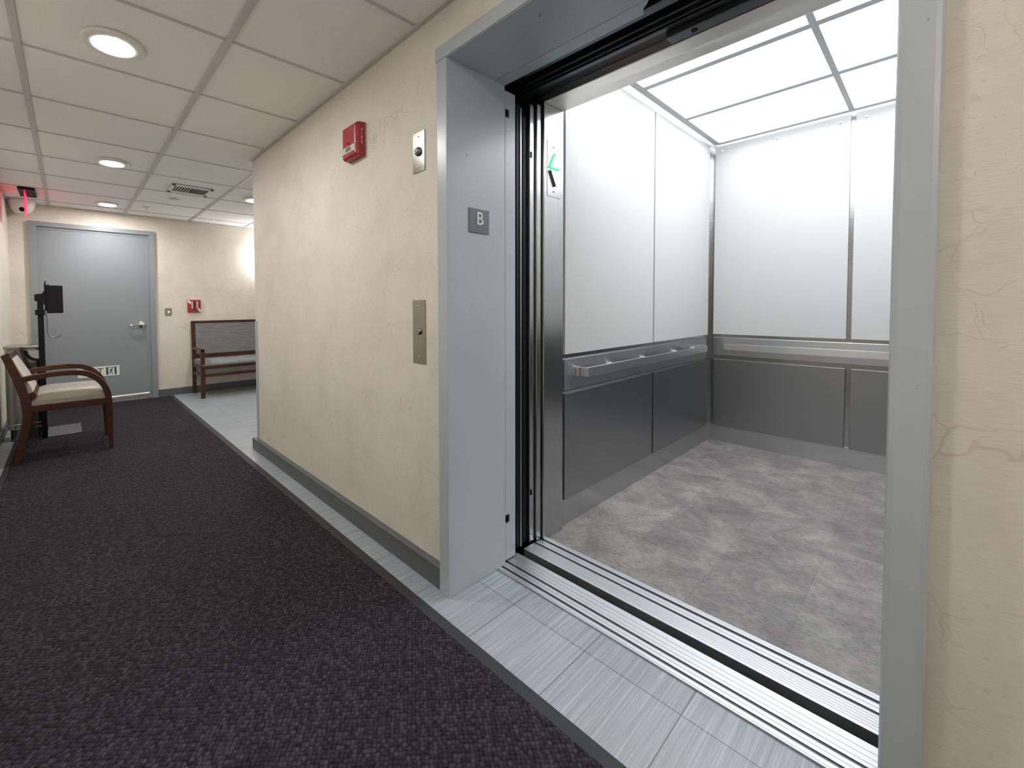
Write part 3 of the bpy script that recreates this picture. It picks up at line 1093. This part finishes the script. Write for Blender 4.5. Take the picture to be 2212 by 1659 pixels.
sc1 = thing('added_uplight', (0.65, YL, 1.78), 'added fill uplight on the armchair wall, unseen behind the viewpoint', 'wall light', 'added fill uplights')  # invented pair of out-of-view uplights, added to brighten the corridor ceiling
c0 = (0.65, YL + 0.135, 1.78)
make('back_plate', mkbox(0.60, 0.70, YL - 0.002, YL + 0.02, 1.74, 1.88), M_NICKEL, sc1, 0.003)
bm = BM()
lathe(bm, [(0.0, 0.0), (0.06, 0.006), (0.10, 0.035), (0.125, 0.08), (0.120, 0.08), (0.095, 0.042), (0.055, 0.016), (0.0, 0.010)], c0, 'Z', 40)
make('bowl', bm, M_TRIMW, sc1, smooth=True)
bm = BM()
lathe(bm, [(0.0, 0.066), (0.112, 0.066), (0.112, 0.070), (0.0, 0.070)], c0, 'Z', 40)
make('fill_glow_disc', bm, M_UPFILL, sc1)
copy_thing(sc1, (1.75, YL, 1.78), 'added fill uplight on the armchair wall, unseen, nearer the wall behind the viewpoint')
sc2 = thing('wall_lamp', (XF, 1.14, 1.80), 'glowing glass wall lamp above the bench, round the corner', 'wall light')
make('back_plate', mkbox(XF - 0.002, XF + 0.015, 1.09, 1.19, 1.80, 2.02), M_NICKEL, sc2, 0.003)
bm = BM()
lathe(bm, [(0.0, 0.0), (0.055, 0.0), (0.062, 0.01), (0.062, 0.23), (0.055, 0.24), (0.0, 0.24)], (XF + 0.085, 1.14, 1.79), 'Z', 40)
make('glass_shade', bm, M_LAMP, sc2, smooth=True)

vt = thing('air_vent', (-4.87, -0.215, H - 0.01), 'white rectangular louvred air vent in the ceiling', 'vent')
vx0, vx1, vy0, vy1 = -5.030, -4.715, -0.385, -0.020
bm = BM()
fw = 0.034
for a in ((vx0, vx1, vy0, vy0 + fw), (vx0, vx1, vy1 - fw, vy1), (vx0, vx0 + fw + 0.02, vy0, vy1), (vx1 - fw, vx1, vy0, vy1)):
    box(bm, *a, H - 0.012, H)
make('frame', bm, M_TRIMW, vt, 0.003)
make('duct', mkbox(vx0 + 0.03, vx1 - 0.03, vy0 + 0.03, vy1 - 0.03, H - 0.0015, H + 0.002), M_BLACK, vt)
bm = BM()
for i in range(6):
    y = vy0 + 0.050 + i * 0.024
    box(bm, vx0 + 0.05, vx1 - 0.03, y, y + 0.004, H - 0.011, H - 0.002)
make('cross_louvre', bm, M_TRIMW, vt)
bm = BM()
for i in range(5):
    x = vx0 + 0.066 + i * 0.046
    box(bm, x, x + 0.016, vy0 + 0.19, vy1 - 0.03, H - 0.010, H - 0.004)
make('long_louvre', bm, M_MIDSTEEL, vt)

bm = BM()
lathe(bm, [(0.050, 0), (0.050, -0.006), (0.044, -0.010), (0, -0.0105)], (-5.40, -0.255, H), 'Z', 40)
solo('ceiling_disc', bm, M_TRIMW, (-5.40, -0.255, H), 'plain off white round cover disc on ceiling past the vent', 'ceiling cover', 0, True)

sp = thing('sprinkler_head', (-6.02, -0.443, H), 'small fire sprinkler in a white ring near the grey door', 'sprinkler')
bm = BM()
lathe(bm, [(0.036, 0), (0.036, -0.004), (0.028, -0.007), (0, -0.007)], (-6.02, -0.443, H), 'Z', 32)
make('mounting_ring', bm, M_TRIMW, sp, smooth=True)
bm = BM()
lathe(bm, [(0.008, -0.007), (0.007, -0.022), (0.005, -0.030), (0.015, -0.031), (0.015, -0.033), (0, -0.033)], (-6.02, -0.443, H), 'Z', 20)
make('head', bm, M_CHROME, sp, smooth=True)

es = thing('exit_sign', (-5.93, -1.455, 2.10), 'red glowing edge-lit sign panel hanging below the ceiling', 'exit sign')
make('canopy', mkbox(-6.125, -5.742, -1.517, -1.392, H - 0.022, H), M_BLACK, es, 0.002)
make('panel', mkbox(-6.105, -5.76, -1.471, -1.466, 2.098, H - 0.022), M_EXIT, es)

scam = thing('dome_camera', (-6.485, -1.528, H - 0.15), 'white dome security camera in the ceiling corner', 'camera')
cc = (-6.485, -1.528, H)
bm = BM()
lathe(bm, [(0.112, 0.0), (0.114, -0.030), (0.108, -0.040), (0, -0.040)], cc, 'Z', 40)
make('mounting_base', bm, M_TRIMW, scam, smooth=True)
bm = BM()
lathe(bm, [(0.106, -0.040), (0.103, -0.062), (0.090, -0.098), (0.066, -0.128), (0.034, -0.145), (0, -0.150)], cc, 'Z', 40)
make('housing', bm, M_TRIMW, scam, smooth=True)
bm = BM()
n = Vector((0.80, 0.05, -0.60)).normalized()
c = Vector((cc[0], cc[1], H - 0.045)) + n * 0.085
tube(bm, [c, c + n * 0.026], [0.030, 0.022], 20)
make('lens', bm, M_BLACK, scam, smooth=True)

# ================================================================== ARMCHAIR
ch = thing('armchair', (-4.65, -1.20, 0.009), 'dark wooden armchair with bent arms and beige seat on the runner', 'chair')
AX0, AX1 = -4.930, -4.377
T = 0.042
POST = [(-1.556, 0.824), (-1.512, 0.846), (-1.472, 0.730), (-1.435, 0.624), (-1.408, 0.500), (-1.394, 0.415), (-1.399, 0.340),
        (-1.426, 0.188), (-1.469, 0.009), (-1.512, 0.009), (-1.480, 0.166), (-1.449, 0.367), (-1.463, 0.507), (-1.502, 0.660)]
ARM = catmull([(-1.440, 0.640), (-1.340, 0.656), (-1.235, 0.665), (-1.133, 0.662), (-1.062, 0.642), (-1.008, 0.603), (-0.966, 0.548), (-0.941, 0.480), (-0.932, 0.400), (-0.930, 0.300)], 5)
for a, b_ in ((AX1 - T, AX1), (AX0, AX0 + T)):
    bm = BM()
    prism(bm, POST, 'X', a, b_)
    make('leg', bm, M_WOOD, ch, 0.004)
    bm = BM()
    band(bm, ARM, [0.040] * 12 + [0.043] * (len(ARM) - 12), 'X', a - 0.002 if a > -4.6 else a, b_ if a > -4.6 else b_ + 0.002)
    make('arm', bm, M_WOOD, ch, 0.005)
    bm = BM()
    band(bm, [(-0.930, 0.310), (-0.929, 0.180), (-0.926, 0.012)], [0.043, 0.038, 0.028], 'X', a + 0.003, b_ - 0.003)
    lg = make('leg', bm, M_WOOD, ch, 0.004)
    bm = BM()
    lathe(bm, [(0.012, 0), (0.012, 0.004), (0, 0.004)], ((a + b_) / 2, -0.926, 0.009), 'Z', 16)
    make('glide', bm, M_STEEL, lg)
bm = BM()
for a, b_ in ((AX1 - T + 0.004, AX1 - 0.004), (AX0 + 0.004, AX0 + T - 0.004)):
    box(bm, a, b_, -1.405, -0.944, 0.386, 0.438)
box(bm, AX0 + T, AX1 - T, -0.955, -0.928, 0.386, 0.438)
box(bm, AX0 + T, AX1 - T, -1.425, -1.398, 0.386, 0.438)
make('seat_rail', bm, M_WOOD, ch, 0.003)
bm = BM()      # crowned seat cushion
nx, ny = 14, 14
grid = []
for i in range(nx + 1):
    row = []
    for j in range(ny + 1):
        u, v = i / nx, j / ny
        x = AX0 + 0.010 + (AX1 - AX0 - 0.020) * u
        y = -1.398 + (0.452) * v
        cr = (1 - (2 * u - 1) ** 4) * (1 - (2 * v - 1) ** 6)
        row.append(bm.verts.new((x, y, 0.470 + 0.068 * max(0.0, cr) ** 0.45)))
    grid.append(row)
for i in range(nx):
    for j in range(ny):
        bm.faces.new((grid[i][j], grid[i + 1][j], grid[i + 1][j + 1], grid[i][j + 1]))
edge = [grid[i][0] for i in range(nx + 1)] + [grid[nx][j] for j in range(1, ny + 1)] + [grid[i][ny] for i in range(nx - 1, -1, -1)] + [grid[0][j] for j in range(ny - 1, 0, -1)]
low = [bm.verts.new((v.co.x, v.co.y, 0.437)) for v in edge]
for i in range(len(edge)):
    j = (i + 1) % len(edge)
    bm.faces.new((edge[i], low[i], low[j], edge[j]))
bm.faces.new(low)
# keep the cushion inside the arms where the posts pass
make('seat', bm, M_SEAT, ch, smooth=True)
def lean(z):      # front face of the back at height z
    return -1.382 - (z - 0.53) * 0.45
bm = BM()
prism(bm, [(lean(0.535), 0.535), (lean(0.66) + 0.006, 0.66), (lean(0.795), 0.795), (lean(0.795) - 0.040, 0.780), (lean(0.535) - 0.040, 0.520)], 'X', AX0 + T, AX1 - T)
make('back_cushion', bm, M_BACK, ch, 0.008)
bm = BM()
prism(bm, [(lean(0.797) + 0.004, 0.797), (lean(0.797) - 0.002, 0.842), (-1.550, 0.822), (lean(0.797) - 0.040, 0.782)], 'X', AX0 + T, AX1 - T)
make('crest_rail', bm, M_WOOD, ch, 0.004)
bm = BM()
prism(bm, [(lean(0.49) + 0.002, 0.490), (lean(0.53) + 0.002, 0.532), (lean(0.53) - 0.034, 0.518), (lean(0.49) - 0.034, 0.476)], 'X', AX0 + T, AX1 - T)
make('lower_back_rail', bm, M_WOOD, ch, 0.003)

# ================================================================== BENCH
bn = thing('bench', (-6.32, 0.75, 0), 'wooden two-seat bench with grey upholstery against the far wall', 'bench')
BY0, BY1 = 0.105, 1.365
BF, BB = -6.052, -6.560
for y in (BY0, BY1 - 0.048):
    bm = BM()
    prism(bm, [(BF - 0.048, 0.0), (BF - 0.010, 0.0), (BF, 0.30), (BF, 0.634), (BF - 0.048, 0.634), (BF - 0.048, 0.30)], 'Y', y, y + 0.048)
    make('leg', bm, M_WOOD, bn, 0.003)
    bm = BM()
    prism(bm, [(BB - 0.020, 0.0), (BB + 0.022, 0.0), (BB + 0.030, 0.40), (BB + 0.002, 0.985), (BB - 0.036, 0.985), (BB - 0.018, 0.40)], 'Y', y, y + 0.044)
    make('leg', bm, M_WOOD, bn, 0.003)
    make('arm', mkbox(BB, BF, y + 0.003, y + 0.043, 0.606, 0.634), M_WOOD, bn, 0.004)
    bm = BM()
    box(bm, BB, BF - 0.02, y + 0.008, y + 0.036, 0.272, 0.306)
    box(bm, BB, BF - 0.02, y + 0.008, y + 0.040, 0.372, 0.408)
    make('side_rail', bm, M_WOOD, bn, 0.002)
make('front_rail', mkbox(BF - 0.036, BF - 0.006, BY0 + 0.048, BY1 - 0.048, 0.376, 0.412), M_WOOD, bn, 0.003)
make('stretcher', mkbox(BF - 0.036, BF - 0.008, BY0 + 0.048, BY1 - 0.048, 0.274, 0.312), M_WOOD, bn, 0.003)
bm = BM()
box(bm, BB - 0.034, BB + 0.004, BY0, BY1, 0.955, 0.990)
make('crest_rail', bm, M_WOOD, bn, 0.003)
make('lower_back_rail', mkbox(BB - 0.012, BB + 0.034, BY0 + 0.044, BY1 - 0.044, 0.487, 0.532), M_WOOD, bn, 0.003)
bm = BM()
prism(bm, [(BB + 0.030, 0.532), (BB + 0.020, 0.74), (BB + 0.004, 0.955), (BB - 0.026, 0.955), (BB - 0.008, 0.532)], 'Y', BY0 + 0.046, BY1 - 0.046)
make('back_cushion', bm, M_GREYFAB, bn, 0.006)
bm = BM()
prism(bm, [(BB + 0.035, 0.410), (BF - 0.004, 0.410), (BF + 0.004, 0.428), (BF - 0.006, 0.452), (BF - 0.09, 0.474), (BF - 0.25, 0.480), (BB + 0.06, 0.474), (BB + 0.035, 0.46)], 'Y', BY0 + 0.012, BY1 - 0.012)
make('seat', bm, M_GREYFAB, bn, 0.012, segs=4)

# ================================================================== WASTE BIN
wb = thing('waste_bin', (-5.33, -1.48, 0), 'slim polished steel waste bin with curved opening in the corner', 'waste bin')
bx0, bx1, by0, by1 = -5.470, -5.200, -1.606, -1.348
bm = BM()
prism(bm, rrect(bx0, bx1, by0, by1, 0.060, 10), 'Z', 0.105, 0.815)
make('body', bm, M_POLISH, wb, smooth=True)
bm = BM()
prism(bm, rrect(bx0 - 0.006, bx1 + 0.006, by0 - 0.006, by1 + 0.006, 0.030, 8), 'Z', 0.812, 0.842)
make('lid', bm, M_POLISH, wb, 0.004, smooth=True)
bm = BM()
prism(bm, rrect(bx0 + 0.012, bx1 - 0.008, by0 + 0.020, by1 - 0.008, 0.055, 10), 'Z', 0.009, 0.106)
make('base', bm, M_POLISH, wb, smooth=True)
bm = BM()
for z in (0.112, 0.150):
    pts = [(p[0], p[1], z) for p in rrect(bx0 - 0.002, bx1 + 0.002, by0 - 0.002, by1 + 0.002, 0.062, 10)]
    tube(bm, pts + pts[:1], 0.004, 8)
make('trim_band', bm, M_CHROME, wb, smooth=True)
bm = BM()
hc = (-1.395, 0.800)
half = [(hc[0] + 0.088 * math.cos(a), hc[1] + 0.098 * math.sin(a)) for a in [PI + PI * i / 24 for i in range(25)]]
half = [p for p in half if p[0] < -1.372]
half.append((-1.372, hc[1]))
prism(bm, half, 'X', bx1 - 0.006, bx1 + 0.0020)
hole = make('opening', bm, M_BLACK, wb)
bm = BM()
flap = [(hc[0] + 0.012 + 0.072 * math.cos(a), hc[1] + 0.078 * math.sin(a)) for a in [PI + PI * i / 24 for i in range(25)]]
flap = [p for p in flap if p[0] < -1.372]
flap.append((-1.372, hc[1]))
prism(bm, flap, 'X', bx1 - 0.004, bx1 + 0.0032)
make('flap', bm, M_STEEL, hole)

# ================================================================== SCREENING STAND
ks = thing('device_stand', (-5.16, -1.357, 0.009), 'tall black post stand holding a boxy device before grey door', 'stand')
make('post', mkbox(-5.180, -5.140, -1.379, -1.338, 0.015, 1.30), M_BLACK, ks, 0.003)
make('base_plate', mkbox(-5.560, -5.142, -1.345, -1.100, 0.009, 0.017), M_MIDSTEEL, ks, 0.002)
hd = make('device_box', mkbox(-5.205, -5.125, -1.318, -1.204, 1.128, 1.378), M_BLACK, ks, 0.008)
bm = BM()
box(bm, -5.185, -5.140, -1.330, -1.318, 1.150, 1.398)
box(bm, -5.175, -5.155, -1.326, -1.318, 1.398, 1.418)
box(bm, -5.130, -5.120, -1.310, -1.296, 1.345, 1.385)
make('mount_fin', bm, M_BLACK, hd, 0.002)
bm = BM()
prism(bm, [(-1.396, 1.240), (-1.396, 1.295), (-1.345, 1.303), (-1.328, 1.335), (-1.318, 1.335), (-1.318, 1.200), (-1.35, 1.215)], 'X', -5.185, -5.135)
make('bracket', bm, M_BLACK, ks, 0.003)
make('clamp', mkbox(-5.190, -5.130, -1.394, -1.330, 1.112, 1.160), M_BLACK, ks, 0.003)
bm = BM()
tube(bm, catmull([(-5.150, -1.322, 1.130), (-5.148, -1.317, 1.05), (-5.148, -1.318, 0.98), (-5.148, -1.308, 0.930), (-5.147, -1.283, 0.910), (-5.147, -1.254, 0.911), (-5.147, -1.222, 0.930)], 6), 0.005, 10)
make('cable', bm, M_MIDSTEEL, ks, smooth=True)

# ================================================================== CAMERA
F, CX, CY = 925.76, 929.8, 691.23
yaw, pitch, roll = (math.radians(v) for v in (49.8197, 1.8154, 0.3963))
fwd = Vector((-math.sin(yaw) * math.cos(pitch), math.cos(yaw) * math.cos(pitch), -math.sin(pitch)))
right = fwd.cross(Vector((0, 0, 1))).normalized()
down = fwd.cross(right)
r2 = math.cos(roll) * right + math.sin(roll) * down
d2v = -math.sin(roll) * right + math.cos(roll) * down
cam_d = bpy.data.cameras.new('camera')
cam_d.sensor_fit = 'HORIZONTAL'
cam_d.sensor_width = 36.0
cam_d.lens = F * 36.0 / 2212.0
cam_d.shift_x = (1106.0 - CX) / 2212.0
cam_d.shift_y = (CY - 829.5) / 2212.0
cam_d.clip_start = 0.02
cam = bpy.data.objects.new('camera', cam_d)
COL.objects.link(cam)
M = Matrix((r2, -d2v, -fwd)).transposed().to_4x4()
M.translation = Vector((0, -1.1696, 1.165))
cam.matrix_world = M
SC.camera = cam

# ================================================================== WORLD
w = bpy.data.worlds.new('world')
SC.world = w
w.use_nodes = True
bg = w.node_tree.nodes['Background']
bg.inputs['Color'].default_value = (0.5, 0.5, 0.5, 1)
bg.inputs['Strength'].default_value = 0.05

for o in bpy.data.objects:
    if '_org' in o.keys():
        del o['_org']
